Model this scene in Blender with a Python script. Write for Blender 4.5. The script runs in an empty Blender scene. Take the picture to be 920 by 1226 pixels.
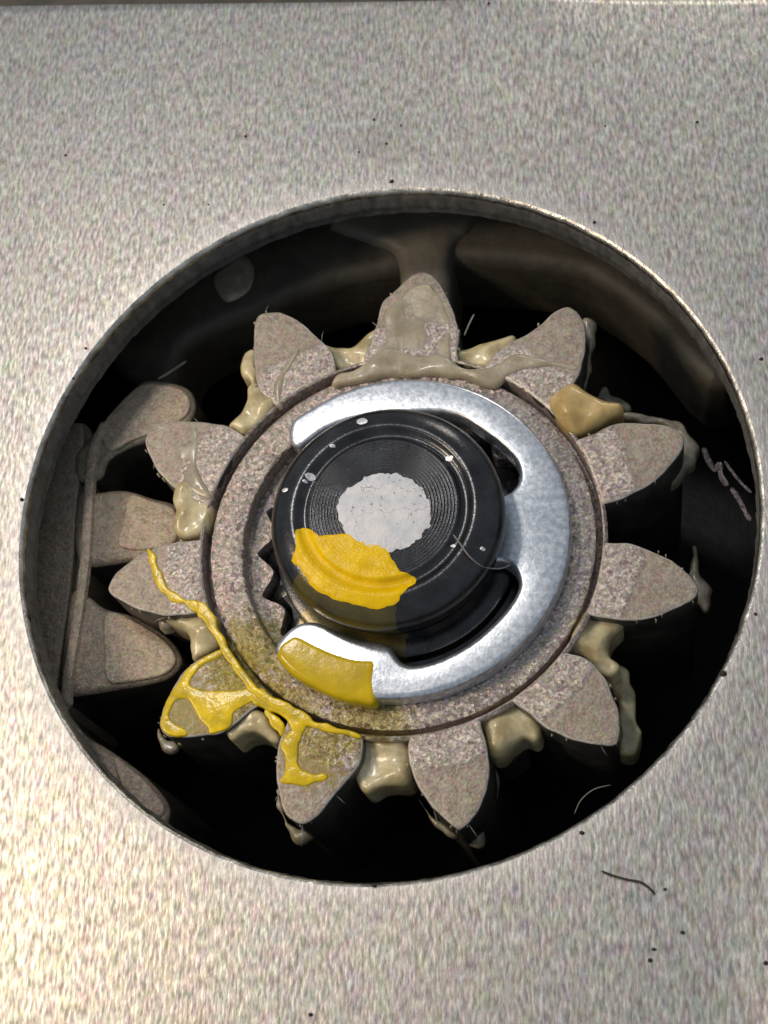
# Starter-motor pinion seen through the round opening of a steel cover plate.
# 1 Blender unit = 1 cm (scene unit scale 0.01).
import bpy, bmesh, math, random
import numpy as np
from mathutils import Vector, Matrix, Euler, noise
from mathutils.geometry import delaunay_2d_cdt

random.seed(7)
scn = bpy.context.scene
scn.unit_settings.system = 'METRIC'
scn.unit_settings.scale_length = 0.01
col = scn.collection

# ------------------------------------------------------------------ camera
CAM_LOC = Vector((1.4268, -3.6113, 8.2181))
CAM_ROT = Euler((0.4031, 0.1669, 0.0))
FPX = 1800.0
cd = bpy.data.cameras.new('camera')
cam = bpy.data.objects.new('camera', cd)
col.objects.link(cam)
cam.location = CAM_LOC
cam.rotation_euler = CAM_ROT
cd.sensor_fit = 'HORIZONTAL'
cd.sensor_width = 36
cd.lens = 36 * FPX / 920
cd.clip_start = 0.05
cd.clip_end = 200
cd.dof.use_dof = True
cd.dof.focus_distance = 9.05
cd.dof.aperture_fstop = 1.3
scn.camera = cam

# ------------------------------------------------------------------ light
w = bpy.data.worlds.new('World')
scn.world = w
w.use_nodes = True
bg = w.node_tree.nodes['Background']
bg.inputs[0].default_value = (0.74, 0.86, 1.0, 1)
bg.inputs[1].default_value = 0.36


def area(name, loc, target, size, power, colr, size_y=None):
    d = bpy.data.lights.new(name, 'AREA')
    d.energy = power
    d.color = colr
    d.size = size
    if size_y:
        d.shape = 'RECTANGLE'
        d.size_y = size_y
    o = bpy.data.objects.new(name, d)
    col.objects.link(o)
    o.location = loc
    o.rotation_euler = (Vector(target) - Vector(loc)).to_track_quat('-Z', 'Y').to_euler()
    return o


area('key_lamp', (-8.6, -1.0, 9.3), (0, 0, 0), 2.8, 700, (1.0, 0.80, 0.57))
area('far_lamp', (3.5, 12.0, 4.5), (0, 0, 0), 1.8, 170, (1.0, 0.93, 0.80))
area('ceiling_lamp', (-4.2, 4.8, 11.8), (0, 0, 0), 1.3, 430, (1.0, 0.96, 0.90))

scn.view_settings.view_transform = 'Standard'
scn.view_settings.look = 'None'
scn.view_settings.gamma = 1
scn.view_settings.exposure = 0.14
scn.view_settings.use_curve_mapping = False
scn.render.engine = 'CYCLES'
scn.cycles.use_denoising = True
scn.cycles.max_bounces = 6

# ------------------------------------------------------------------ helpers
RM = CAM_ROT.to_matrix()


def P(x, y, z):
    """photo pixel -> point on the level z (so traced outlines get their real place and size)"""
    d = RM @ Vector(((x - 460) / FPX, -(y - 613) / FPX, -1.0))
    t = (z - CAM_LOC.z) / d.z
    return CAM_LOC + d * t


def outline(pts, z):
    return [P(x, y, z).xy for x, y in pts]


def smooth(pts, n=4, closed=True):
    pts = [Vector(p) for p in pts]
    N = len(pts)
    out = []
    rng = range(N) if closed else range(N - 1)
    for i in rng:
        if closed:
            a, b, c, d = pts[i - 1], pts[i], pts[(i + 1) % N], pts[(i + 2) % N]
        else:
            a, b, c, d = pts[max(i - 1, 0)], pts[i], pts[i + 1], pts[min(i + 2, N - 1)]
        for k in range(n):
            t = k / n
            out.append(0.5 * ((2 * b) + (c - a) * t + (2 * a - 5 * b + 4 * c - d) * t * t + (3 * b - a - 3 * c + d) * t ** 3))
    if not closed:
        out.append(pts[-1])
    return out


def ccw(poly):
    a = sum(poly[i - 1].x * poly[i].y - poly[i].x * poly[i - 1].y for i in range(len(poly)))
    return poly if a > 0 else poly[::-1]


def finish(name, bm, mat, parent=None, smooth_angle=40):
    me = bpy.data.meshes.new(name)
    bmesh.ops.recalc_face_normals(bm, faces=bm.faces[:])
    if parent is not None:
        base = parent.location if parent.parent is None else parent.location + parent.parent.location
        bmesh.ops.translate(bm, verts=bm.verts[:], vec=-base)
    bm.to_mesh(me)
    bm.free()
    me.materials.append(mat)
    for p in me.polygons:
        p.use_smooth = True
    try:
        me.set_sharp_from_angle(angle=math.radians(smooth_angle))
    except Exception:
        pass
    o = bpy.data.objects.new(name, me)
    col.objects.link(o)
    if parent is not None:
        o.parent = parent
    return o


def tag(o, label, cat, group=None, kind=None):
    if label:
        o['label'] = label
    if cat:
        o['category'] = cat
    if group:
        o['group'] = group
    if kind:
        o['kind'] = kind
    return o


def thing(name, label, cat, loc, group=None):
    o = bpy.data.objects.new(name, None)
    o.empty_display_size = 0.3
    col.objects.link(o)
    o.location = loc
    return tag(o, label, cat, group)


def resample(poly, step, relax=0):
    n = len(poly)
    seg = [(poly[(i + 1) % n] - poly[i]).length for i in range(n)]
    L = sum(seg)
    m = max(8, int(L / step))
    out, i, acc = [], 0, 0.0
    for k in range(m):
        d = L * k / m
        while acc + seg[i] < d:
            acc += seg[i]
            i += 1
        out.append(poly[i].lerp(poly[(i + 1) % n], (d - acc) / max(seg[i], 1e-9)))
    for _ in range(relax):
        out = [out[k] * 0.5 + (out[k - 1] + out[(k + 1) % m]) * 0.25 for k in range(m)]
    return out


def dist_to(poly, pts):
    """distance of each point to the closed outline"""
    a = np.array([p[:2] for p in poly])
    b = np.roll(a, -1, axis=0)
    q = np.array([p[:2] for p in pts])
    ab = b - a
    L = np.maximum((ab ** 2).sum(1), 1e-12)
    t = np.clip(((q[:, None, :] - a[None]) * ab[None]).sum(2) / L[None], 0, 1)
    d = q[:, None, :] - (a[None] + t[..., None] * ab[None])
    return np.sqrt((d ** 2).sum(2)).min(1)


def prism_bm(poly, ztop, zbot, bevel=0.0, segs=2, step=0.02, relax=1, rough=0.0, seed=0.0):
    """an upright slab whose upper edge is rounded with the radius bevel"""
    bm = bmesh.new()
    poly = ccw([Vector(p) for p in poly])
    if bevel > 0:
        poly = resample(poly, step, relax)
    n = len(poly)
    pts = [Vector(p) for p in poly]
    if bevel > 0:
        cand = []
        for k in range(1, segs + 2):
            ins = bevel * (1 - math.cos(math.pi / 2 * k / (segs + 1)))
            ring = []
            for i in range(n):
                t = poly[(i + 1) % n] - poly[i - 1]
                if t.length > 1e-9:
                    t.normalize()
                    ring.append(poly[i] + Vector((-t.y, t.x)) * ins)
            dd = dist_to(poly, ring)
            cand += [p for p, d in zip(ring, dd) if d > ins * 0.93]
        if rough > 0:
            xs = [p.x for p in poly]
            ys = [p.y for p in poly]
            g = 0.035
            grid = [Vector((min(xs) + g * a, min(ys) + g * b)) for a in range(1, int((max(xs) - min(xs)) / g) + 1) for b in range(1, int((max(ys) - min(ys)) / g) + 1)]
            if grid:
                dd = dist_to(poly, grid)
                cand += [p for p, d in zip(grid, dd) if d > bevel * 1.05]
        pts += cand
    vs, es, fs, _, _, _ = delaunay_2d_cdt(pts, [(i, (i + 1) % n) for i in range(n)], [list(range(n))], 1, 1e-5)
    if bevel > 0:
        dd = dist_to(poly, vs)
    verts = []
    for k, v in enumerate(vs):
        z = ztop
        if bevel > 0:
            e = bevel - min(dd[k], bevel)
            z = ztop - bevel + math.sqrt(max(0.0, bevel * bevel - e * e))
            if rough > 0:
                z += rough * nz(v.x, v.y, 7, seed) * min(1.0, dd[k] / bevel)
        verts.append(bm.verts.new((v.x, v.y, z)))
    for f in fs:
        try:
            bm.faces.new([verts[i] for i in f])
        except ValueError:
            pass
    edges = [e for e in bm.edges if len(e.link_faces) == 1]
    r = bmesh.ops.extrude_edge_only(bm, edges=edges)
    new = [v for v in r['geom'] if isinstance(v, bmesh.types.BMVert)]
    for v in new:
        v.co.z = zbot
    bmesh.ops.holes_fill(bm, edges=[e for e in bm.edges if len(e.link_faces) == 1], sides=0)
    bmesh.ops.delete(bm, geom=[v for v in bm.verts if not v.link_faces], context='VERTS')
    return bm


def lathe_bm(profile, c, n=160, rfun=None, bm=None, close=False):
    bm = bm or bmesh.new()
    rows = []
    for r, z in profile:
        row = []
        for k in range(n):
            a = 2 * math.pi * k / n
            rr = r if rfun is None else rfun(r, a, z)
            row.append(bm.verts.new((c[0] + rr * math.cos(a), c[1] + rr * math.sin(a), z)))
        rows.append(row)
    m = len(rows)
    for i in range(m if close else m - 1):
        A, B = rows[i], rows[(i + 1) % m]
        for k in range(n):
            bm.faces.new((A[k], A[(k + 1) % n], B[(k + 1) % n], B[k]))
    return bm


def nz(x, y, s, seed=0.0):
    return noise.noise(Vector((x * s + seed, y * s - seed, seed * 1.7)))


def dome_bm(poly, zedge, height, zbot=None, rings=7, rough=0.0, zfun=None, power=0.5, seed=0.0, bm=None):
    """a soft dab: star rings from the outline to its centre, with an optional skirt downwards"""
    bm = bm or bmesh.new()
    poly = ccw([Vector(p) for p in poly])
    n = len(poly)
    c = sum(poly, Vector((0, 0))) / n
    rows = []
    if zbot is not None:
        rows.append([bm.verts.new((c.x + (p.x - c.x) * 0.9, c.y + (p.y - c.y) * 0.9, zbot)) for p in poly])
    for j in range(rings):
        t = 1 - j / rings
        row = []
        for p in poly:
            q = c + (p - c) * t
            z = (zfun(q.x, q.y) if zfun else 0.0) + zedge + height * (1 - t * t) ** power
            z += rough * nz(q.x, q.y, 9, seed) * (1 - t ** 4)
            row.append(bm.verts.new((q.x, q.y, z)))
        rows.append(row)
    for A, B in zip(rows, rows[1:]):
        for k in range(n):
            bm.faces.new((A[k], A[(k + 1) % n], B[(k + 1) % n], B[k]))
    cz = (zfun(c.x, c.y) if zfun else 0.0) + zedge + height
    cv = bm.verts.new((c.x, c.y, cz))
    for k in range(n):
        bm.faces.new((rows[-1][k], rows[-1][(k + 1) % n], cv))
    return bm


def sweep_bm(path, widths, height, bm=None, seg=8, full=False):
    """a bead laid along a 3D path: elliptical section, width in the xy plane, height in z"""
    bm = bm or bmesh.new()
    N = len(path)
    rows = []
    for i, p in enumerate(path):
        t = path[min(i + 1, N - 1)] - path[max(i - 1, 0)]
        t.z = 0
        if t.length < 1e-9:
            t = Vector((1, 0, 0))
        t.normalize()
        s = Vector((-t.y, t.x, 0))
        f = i / (N - 1) * (len(widths) - 1)
        k = min(int(f), len(widths) - 2)
        wd = widths[k] + (widths[k + 1] - widths[k]) * (f - k)
        h = height * min(1.0, wd / max(widths))
        if i in (0, N - 1):
            wd *= 0.25
            h *= 0.4
        row = []
        for j in range(seg):
            a = 2 * math.pi * j / seg
            row.append(bm.verts.new(p + s * (math.cos(a) * wd / 2) + Vector((0, 0, math.sin(a) * h))))
        rows.append(row)
    for A, B in zip(rows, rows[1:]):
        for j in range(seg):
            bm.faces.new((A[j], A[(j + 1) % seg], B[(j + 1) % seg], B[j]))
    bm.faces.new(rows[0])
    bm.faces.new(rows[-1][::-1])
    return bm


def ragged(poly, amp, s, seed):
    out = []
    n = len(poly)
    for i, p in enumerate(poly):
        t = (poly[(i + 1) % n] - poly[i - 1])
        if t.length < 1e-9:
            out.append(p)
            continue
        t.normalize()
        out.append(p + Vector((t.y, -t.x)) * (amp * nz(p.x, p.y, s, seed) + 0.5 * amp * nz(p.x, p.y, s * 2.7, seed + 3)))
    return out


# ------------------------------------------------------------------ materials
class NT:
    def __init__(self, name):
        self.m = bpy.data.materials.new(name)
        self.m.use_nodes = True
        self.t = self.m.node_tree
        self.b = self.t.nodes['Principled BSDF']
        self.co = self.t.nodes.new('ShaderNodeTexCoord')

    def n(self, typ, **kw):
        x = self.t.nodes.new(typ)
        for k, v in kw.items():
            setattr(x, k, v)
        return x

    def l(self, a, b):
        self.t.links.new(a, b)

    def coords(self, scale=(1, 1, 1)):
        m = self.n('ShaderNodeMapping')
        m.inputs['Scale'].default_value = scale
        self.l(self.co.outputs['Object'], m.inputs['Vector'])
        return m.outputs['Vector']

    def noise(self, vec, scale, detail=3, rough=0.55, dist=0.0):
        x = self.n('ShaderNodeTexNoise')
        x.inputs['Scale'].default_value = scale
        x.inputs['Detail'].default_value = detail
        x.inputs['Roughness'].default_value = rough
        x.inputs['Distortion'].default_value = dist
        self.l(vec, x.inputs['Vector'])
        return x

    def ramp(self, fac, stops, interp='LINEAR'):
        x = self.n('ShaderNodeValToRGB')
        x.color_ramp.interpolation = interp
        el = x.color_ramp.elements
        while len(el) < len(stops):
            el.new(0.5)
        for e, (p, c) in zip(el, stops):
            e.position = p
            e.color = (c, c, c, 1) if isinstance(c, (int, float)) else (*c, 1)
        self.l(fac, x.inputs['Fac'])
        return x.outputs['Color']

    def math(self, op, a, b=None, c=None, clamp=False):
        x = self.n('ShaderNodeMath', operation=op, use_clamp=clamp)
        for i, v in enumerate((a, b, c)):
            if v is None:
                continue
            if isinstance(v, (int, float)):
                x.inputs[i].default_value = v
            else:
                self.l(v, x.inputs[i])
        return x.outputs[0]

    def mix(self, fac, a, b, mode='MIX'):
        x = self.n('ShaderNodeMix', data_type='RGBA', blend_type=mode)
        for s, v in ((0, fac), (6, a), (7, b)):
            if isinstance(v, (int, float)):
                x.inputs[s].default_value = v
            elif isinstance(v, tuple):
                x.inputs[s].default_value = (*v, 1)
            else:
                self.l(v, x.inputs[s])
        return x.outputs[2]

    def bump(self, h, strength=0.5, dist=0.02, normal=None):
        x = self.n('ShaderNodeBump')
        x.inputs['Strength'].default_value = strength
        x.inputs['Distance'].default_value = dist
        self.l(h, x.inputs['Height'])
        if normal is not None:
            self.l(normal, x.inputs['Normal'])
        return x.outputs['Normal']

    def flakes(self, vec, scale, amount):
        """metal grains that each face a slightly different way"""
        v = self.n('ShaderNodeTexVoronoi')
        v.inputs['Scale'].default_value = scale
        self.l(vec, v.inputs['Vector'])
        s = self.n('ShaderNodeVectorMath', operation='SUBTRACT')
        self.l(v.outputs['Color'], s.inputs[0])
        s.inputs[1].default_value = (0.5, 0.5, 0.5)
        k = self.n('ShaderNodeVectorMath', operation='SCALE')
        self.l(s.outputs[0], k.inputs[0])
        if isinstance(amount, (int, float)):
            k.inputs['Scale'].default_value = amount
        else:
            self.l(amount, k.inputs['Scale'])
        g = self.n('ShaderNodeNewGeometry')
        a = self.n('ShaderNodeVectorMath', operation='ADD')
        self.l(g.outputs['Normal'], a.inputs[0])
        self.l(k.outputs[0], a.inputs[1])
        nn = self.n('ShaderNodeVectorMath', operation='NORMALIZE')
        self.l(a.outputs[0], nn.inputs[0])
        return nn.outputs[0], v.outputs['Color']

    def xy(self):
        s = self.n('ShaderNodeSeparateXYZ')
        self.l(self.co.outputs['Object'], s.inputs[0])
        return s.outputs[0], s.outputs[1], s.outputs[2]

    def spot(self, cx, cy, r, soft, nfac=None, namp=0.0):
        """a round stain mask round (cx, cy) in the thing's own coordinates"""
        x, y, z = self.xy()
        dx = self.math('SUBTRACT', x, cx)
        dy = self.math('SUBTRACT', y, cy)
        d = self.math('SQRT', self.math('ADD', self.math('MULTIPLY', dx, dx), self.math('MULTIPLY', dy, dy)))
        if nfac is not None:
            d = self.math('ADD', d, self.math('MULTIPLY', self.math('SUBTRACT', nfac, 0.5), namp))
        mr = self.n('ShaderNodeMapRange', interpolation_type='SMOOTHSTEP')
        self.l(d, mr.inputs['Value'])
        mr.inputs['From Min'].default_value = r
        mr.inputs['From Max'].default_value = r + soft
        mr.inputs['To Min'].default_value = 1
        mr.inputs['To Max'].default_value = 0
        return mr.outputs[0]

    def set(self, **kw):
        for k, v in kw.items():
            s = self.b.inputs[k]
            if isinstance(v, (int, float)):
                s.default_value = v
            elif isinstance(v, tuple):
                s.default_value = (*v, 1) if (len(v) == 3 and s.type == 'RGBA') else v
            else:
                self.l(v, s)
        return self.m


def mat_plate():
    t = NT('rolled_zinc_steel')
    g = t.noise(t.coords((52, 15, 45)), 1.0, 1.7, 0.5, 0.12)
    g2 = t.noise(t.coords((110, 60, 100)), 1.0, 2, 0.5)
    vein = t.noise(t.coords((30, 4, 20)), 1.0, 2, 0.5)
    tint = t.noise(t.coords((17, 9, 12)), 1.0, 2, 0.6)
    tint2 = t.noise(t.coords((48, 26, 40)), 1.0, 1, 0.5)
    big = t.noise(t.coords((0.55, 0.4, 0.5)), 1.0, 3, 0.6)
    h = t.math('ADD', t.math('MULTIPLY', g.outputs[0], 0.68), t.math('MULTIPLY', g2.outputs[0], 0.14))
    h = t.math('ADD', h, t.math('MULTIPLY', vein.outputs[0], 0.18))
    base = t.ramp(h, [(0.36, (0.30, 0.28, 0.262)), (0.46, (0.45, 0.425, 0.39)), (0.54, (0.56, 0.53, 0.485)), (0.65, (0.77, 0.73, 0.67))])
    c = t.mix(0.36, base, tint.outputs['Color'], 'SOFT_LIGHT')
    c = t.mix(0.16, c, tint2.outputs['Color'], 'SOFT_LIGHT')
    c = t.mix(0.30, c, t.ramp(big.outputs[0], [(0.35, (0.70, 0.71, 0.76)), (0.65, (0.97, 0.87, 0.78))]), 'MULTIPLY')
    x, y, z = t.xy()
    r = t.math('SQRT', t.math('ADD', t.math('MULTIPLY', x, x), t.math('MULTIPLY', y, y)))
    r = t.math('ADD', r, t.math('MULTIPLY', t.math('SUBTRACT', big.outputs[0], 0.5), 0.10))
    mr = t.n('ShaderNodeMapRange', interpolation_type='SMOOTHSTEP')
    t.l(r, mr.inputs['Value'])
    mr.inputs['From Min'].default_value = 2.29
    mr.inputs['From Max'].default_value = 2.42
    mr.inputs['To Min'].default_value = 0.6
    mr.inputs['To Max'].default_value = 0.0
    roll = mr.outputs[0]                        # the pressed rim of the hole has lost most of its grain
    c = t.mix(roll, c, t.ramp(g2.outputs[0], [(0.3, (0.38, 0.35, 0.335)), (0.7, (0.54, 0.50, 0.475))]))
    st = t.math('MULTIPLY', t.spot(*P(458, 168, 0).xy, 0.0, 0.30, vein.outputs[0], 0.3), 0.18)
    c = t.mix(st, c, (0.20, 0.15, 0.10))
    n = t.bump(h, 0.20, 0.02)
    return t.set(**{'Base Color': c, 'Metallic': 0.92, 'Roughness': t.ramp(g.outputs[0], [(0.3, 0.53), (0.7, 0.45)]), 'Normal': n})


def mat_cut():
    t = NT('sheared_steel_edge')
    a = t.noise(t.coords((20, 20, 6)), 1.0, 3)
    b = t.noise(t.coords((60, 60, 60)), 1.0, 2)
    c = t.ramp(a.outputs[0], [(0.3, (0.11, 0.105, 0.096)), (0.7, (0.22, 0.21, 0.19))])
    return t.set(**{'Base Color': c, 'Metallic': 0.4, 'Roughness': 0.5, 'Normal': t.bump(b.outputs[0], 0.2, 0.02)})


def mat_gear(paint_spots, wear_r, warm=1.0, name='sintered_gear_steel', glint=0.55, dim=1.0):
    t = NT(name)
    v = t.coords()
    low = t.noise(v, 3.0, 3, 0.6)
    mid = t.noise(v, 17, 4, 0.65)
    fine = t.noise(v, 55, 3, 0.7)
    x, y, z = t.xy()
    r = t.math('SQRT', t.math('ADD', t.math('MULTIPLY', x, x), t.math('MULTIPLY', y, y)))
    rr = t.math('ADD', r, t.math('MULTIPLY', t.math('SUBTRACT', low.outputs[0], 0.5), 0.14))
    mr = t.n('ShaderNodeMapRange', interpolation_type='SMOOTHSTEP')
    t.l(rr, mr.inputs['Value'])
    mr.inputs['From Min'].default_value = wear_r
    mr.inputs['From Max'].default_value = wear_r + 0.035
    wear = mr.outputs[0]                       # 0 bright inner face, 1 dull outer face
    bright = t.ramp(fine.outputs[0], [(0.30, (0.23, 0.185, 0.158)), (0.52, (0.45, 0.375, 0.33)), (0.72, (0.74, 0.65, 0.60))])
    dull = t.ramp(mid.outputs[0], [(0.30, (0.20, 0.150, 0.110)), (0.52, (0.345, 0.270, 0.208)), (0.72, (0.45, 0.365, 0.29))])
    dull = t.mix(0.35, dull, t.ramp(fine.outputs[0], [(0.34, (0.10, 0.08, 0.06)), (0.66, (0.58, 0.50, 0.42))]))
    c = t.mix(wear, bright, dull)
    if dim != 1.0:
        c = t.mix(1.0, c, (dim, dim * 0.98, dim * 0.92), 'MULTIPLY')
    for cx, cy, rad, soft in paint_spots:
        m = t.spot(cx, cy, rad, soft, mid.outputs[0], 0.5)
        m = t.math('MULTIPLY', m, t.ramp(fine.outputs[0], [(0.3, 0.95), (0.75, 0.45)]))
        c = t.mix(m, c, (0.27, 0.205, 0.03))
    amt = t.math('MULTIPLY', t.math('SUBTRACT', 1.15, wear), glint)
    fn, fc = t.flakes(v, 42, amt)
    c = t.mix(0.10, c, fc, 'OVERLAY')
    hgt = t.math('ADD', t.math('MULTIPLY', fine.outputs[0], 0.5), t.math('MULTIPLY', mid.outputs[0], 0.6))
    hgt = t.math('SUBTRACT', hgt, t.math('MULTIPLY', wear, 0.5))
    n = t.bump(hgt, 0.5, 0.03, fn)
    met = t.math('ADD', 0.15, t.math('MULTIPLY', t.math('SUBTRACT', 1.0, wear), 0.35))
    return t.set(**{'Base Color': c, 'Metallic': met, 'Roughness': t.ramp(fine.outputs[0], [(0.3, 0.50), (0.7, 0.28)]), 'Normal': n})


def mat_grease(name, a, b, rough=0.36):
    t = NT(name)
    v = t.coords()
    lo = t.noise(v, 7.0, 4, 0.6)
    hi = t.noise(v, 22, 3, 0.6)
    c = t.ramp(lo.outputs[0], [(0.34, a), (0.62, b)])
    return t.set(**{'Base Color': c, 'Roughness': rough, 'Coat Weight': 0.5, 'Coat Roughness': 0.18, 'Subsurface Weight': 0.8, 'Subsurface Radius': (0.10, 0.08, 0.04),
                    'Subsurface Scale': 1.0, 'Normal': t.bump(t.math('ADD', hi.outputs[0], t.math('MULTIPLY', lo.outputs[0], 1.5)), 0.16, 0.04)})


def mat_paint(name, col_a, col_b, rough=0.38, spec=0.22, bump=0.2):
    t = NT(name)
    v = t.coords()
    lo = t.noise(v, 9.0, 4, 0.6)
    hi = t.noise(v, 45, 3, 0.6)
    c = t.ramp(lo.outputs[0], [(0.3, col_a), (0.7, col_b)])
    return t.set(**{'Base Color': c, 'Roughness': rough, 'Normal': t.bump(t.math('ADD', t.math('MULTIPLY', lo.outputs[0], 2.0), t.math('MULTIPLY', hi.outputs[0], 0.5)), bump, 0.03), 'Specular IOR Level': spec})


def mat_white():
    t = NT('white_paint')
    v = t.coords()
    lo = t.noise(v, 10.0, 4, 0.6)
    vo = t.n('ShaderNodeTexVoronoi', feature='DISTANCE_TO_EDGE')
    vo.inputs['Scale'].default_value = 6.0
    di = t.noise(v, 14, 3)
    t.l(t.mix(0.12, t.co.outputs['Object'], di.outputs['Color']), vo.inputs['Vector'])
    crack = t.ramp(vo.outputs[0], [(0.0, 0.25), (0.012, 1.0)])
    pit = t.ramp(t.noise(v, 34, 2).outputs[0], [(0.27, 0.3), (0.33, 1.0)])
    c = t.ramp(lo.outputs[0], [(0.35, (0.50, 0.52, 0.56)), (0.6, (0.66, 0.63, 0.63))])
    only = t.ramp(lo.outputs[0], [(0.46, 0.0), (0.52, 1.0)])
    c = t.mix(only, c, t.mix(1.0, c, crack, 'MULTIPLY'))
    c = t.mix(1.0, c, pit, 'MULTIPLY')
    return t.set(**{'Base Color': c, 'Roughness': 0.45, 'Normal': t.bump(lo.outputs[0], 0.4, 0.02)})


def mat_shaft(a0, a1):
    """black oxide steel, with a thin olive film of yellow paint between two angles"""
    t = NT('black_oxide_steel')
    v = t.coords()
    lo = t.noise(v, 7.0, 4, 0.6)
    hi = t.noise(v, 60, 3, 0.7)
    x, y, z = t.xy()
    ang = t.math('ARCTAN2', y, x)
    ang = t.math('ADD', ang, t.math('MULTIPLY', t.math('SUBTRACT', lo.outputs[0], 0.5), 0.18))
    m1 = t.math('GREATER_THAN', ang, a0)
    m2 = t.math('LESS_THAN', ang, a1)
    r = t.math('SQRT', t.math('ADD', t.math('MULTIPLY', x, x), t.math('MULTIPLY', y, y)))
    m3 = t.math('GREATER_THAN', r, 0.60)
    m = t.math('MULTIPLY', t.math('MULTIPLY', m1, m2), m3)
    m = t.math('MULTIPLY', m, t.ramp(lo.outputs[0], [(0.3, 0.45), (0.65, 0.9)]))
    c = t.ramp(lo.outputs[0], [(0.3, (0.030, 0.030, 0.032)), (0.7, (0.065, 0.065, 0.068))])
    c = t.mix(t.ramp(hi.outputs[0], [(0.66, 0.0), (0.76, 0.5)]), c, (0.30, 0.29, 0.28))
    c = t.mix(m, c, (0.105, 0.080, 0.012))
    met = t.math('MULTIPLY', 0.75, t.math('SUBTRACT', 1.0, t.math('MULTIPLY', m, 0.8)))
    return t.set(**{'Base Color': c, 'Metallic': met, 'Roughness': t.ramp(hi.outputs[0], [(0.3, 0.17), (0.7, 0.28)]),
                    'Normal': t.bump(hi.outputs[0], 0.07, 0.02)})


def mat_clip():
    t = NT('zinc_plated_spring_steel')
    v = t.coords()
    a = t.noise(v, 26, 4, 0.7)
    b = t.noise(v, 70, 2, 0.6)
    lo = t.noise(v, 4, 3)
    c = t.ramp(a.outputs[0], [(0.36, (0.46, 0.475, 0.51)), (0.5, (0.60, 0.615, 0.655)), (0.64, (0.78, 0.79, 0.82))])
    c = t.mix(0.10, c, a.outputs['Color'], 'OVERLAY')
    c = t.mix(t.ramp(b.outputs[0], [(0.70, 0.0), (0.78, 0.6)]), c, (0.22, 0.21, 0.21))
    return t.set(**{'Base Color': c, 'Metallic': 0.85, 'Roughness': t.ramp(lo.outputs[0], [(0.3, 0.26), (0.7, 0.34)]),
                    'Normal': t.bump(t.math('ADD', a.outputs[0], t.math('MULTIPLY', b.outputs[0], 0.4)), 0.06, 0.02)})


def mat_plain(name, a, b, rough=0.6, metallic=0.0, scale=6, bump=0.3):
    t = NT(name)
    v = t.coords()
    lo = t.noise(v, scale, 5, 0.65)
    c = t.ramp(lo.outputs[0], [(0.3, a), (0.7, b)])
    return t.set(**{'Base Color': c, 'Roughness': rough, 'Metallic': metallic, 'Normal': t.bump(lo.outputs[0], bump, 0.05)})


AX = Vector((0.084, -0.10))            # gear axis
Z_T = -0.25                            # tooth face
Z_C = -0.30                            # collar face
ZK = -0.15                             # clip face
CC = (0.088, -0.122)                   # collar and bore axis
SH = Vector((0.066, -0.103))           # shaft axis


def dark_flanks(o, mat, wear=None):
    """the machined flanks below the faces get a near-black material, picked by face normal"""
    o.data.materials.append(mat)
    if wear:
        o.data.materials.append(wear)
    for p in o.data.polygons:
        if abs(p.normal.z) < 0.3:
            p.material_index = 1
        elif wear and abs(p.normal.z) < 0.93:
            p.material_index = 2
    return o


def rel(x, y, z, base=AX):
    q = P(x, y, z).xy - base
    return q.x, q.y


spots = [(*rel(275, 800, Z_T), 0.10, 0.16), (*rel(232, 850, Z_T), 0.12, 0.10), (*rel(375, 905, Z_T), 0.12, 0.12),
         (*rel(300, 770, Z_T), 0.12, 0.18), (*rel(295, 835, Z_T), 0.12, 0.15), (*rel(340, 850, Z_T), 0.10, 0.2), (*rel(440, 862, Z_T), 0.12, 0.2)]
M_PLATE = mat_plate()
M_CUT = mat_cut()
M_EDGE = mat_plain('burnished_steel_edge', (0.22, 0.205, 0.185), (0.72, 0.68, 0.60), 0.34, 1.0, 9, 0.3)
M_GEAR = mat_gear(spots, 1.47)
M_COLLAR = mat_gear(spots, 5.0, name='sintered_collar_steel', glint=0.6)
M_RING = mat_gear([], -9.0, name='dull_ring_gear_steel', glint=0.6, dim=0.78)
M_LAND = mat_gear([], -9.0, name='pale_ring_tooth_steel', glint=0.7, dim=1.15)  # lighter tone of the ring gear steel, for tooth lands and ridge
M_GREASE = mat_grease('pale_grease', (0.37, 0.295, 0.145), (0.66, 0.565, 0.345))
M_AMBER = mat_grease('amber_grease', (0.40, 0.27, 0.09), (0.56, 0.41, 0.17))
M_COAT = mat_grease('beige_grease_coat', (0.30, 0.245, 0.165), (0.43, 0.365, 0.26), 0.38)
M_FILM = mat_grease('grey_grease_film', (0.20, 0.175, 0.125), (0.36, 0.32, 0.24), 0.42)
M_YEL = mat_paint('yellow_paint', (0.68, 0.42, 0.001), (0.86, 0.55, 0.001), 0.27)
M_RUN = mat_paint('runny_yellow_paint', (0.42, 0.30, 0.004), (0.88, 0.60, 0.002), 0.20, 0.40, 0.12)
M_YEL2 = mat_paint('thin_yellow_paint', (0.46, 0.32, 0.002), (0.64, 0.44, 0.004), 0.20, 0.32, 0.05)
M_WHITE = mat_white()
M_SHAFT = mat_shaft(-2.50, -1.48)
M_CLIP = mat_clip()
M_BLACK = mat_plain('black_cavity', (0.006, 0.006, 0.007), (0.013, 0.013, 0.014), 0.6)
M_RUB = mat_plain('rubbed_tooth_edge', (0.40, 0.35, 0.30), (0.72, 0.66, 0.58), 0.4, 0.4, 12, 0.3)
M_FLANK = mat_plain('dark_flank_steel', (0.012, 0.012, 0.011), (0.075, 0.068, 0.056), 0.38, 0.0, 4)  # near-black tone for the tooth flanks
M_HOUSE = mat_plain('greasy_cast_housing', (0.035, 0.030, 0.022), (0.075, 0.066, 0.05), 0.62, 0.0, 4)
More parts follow.
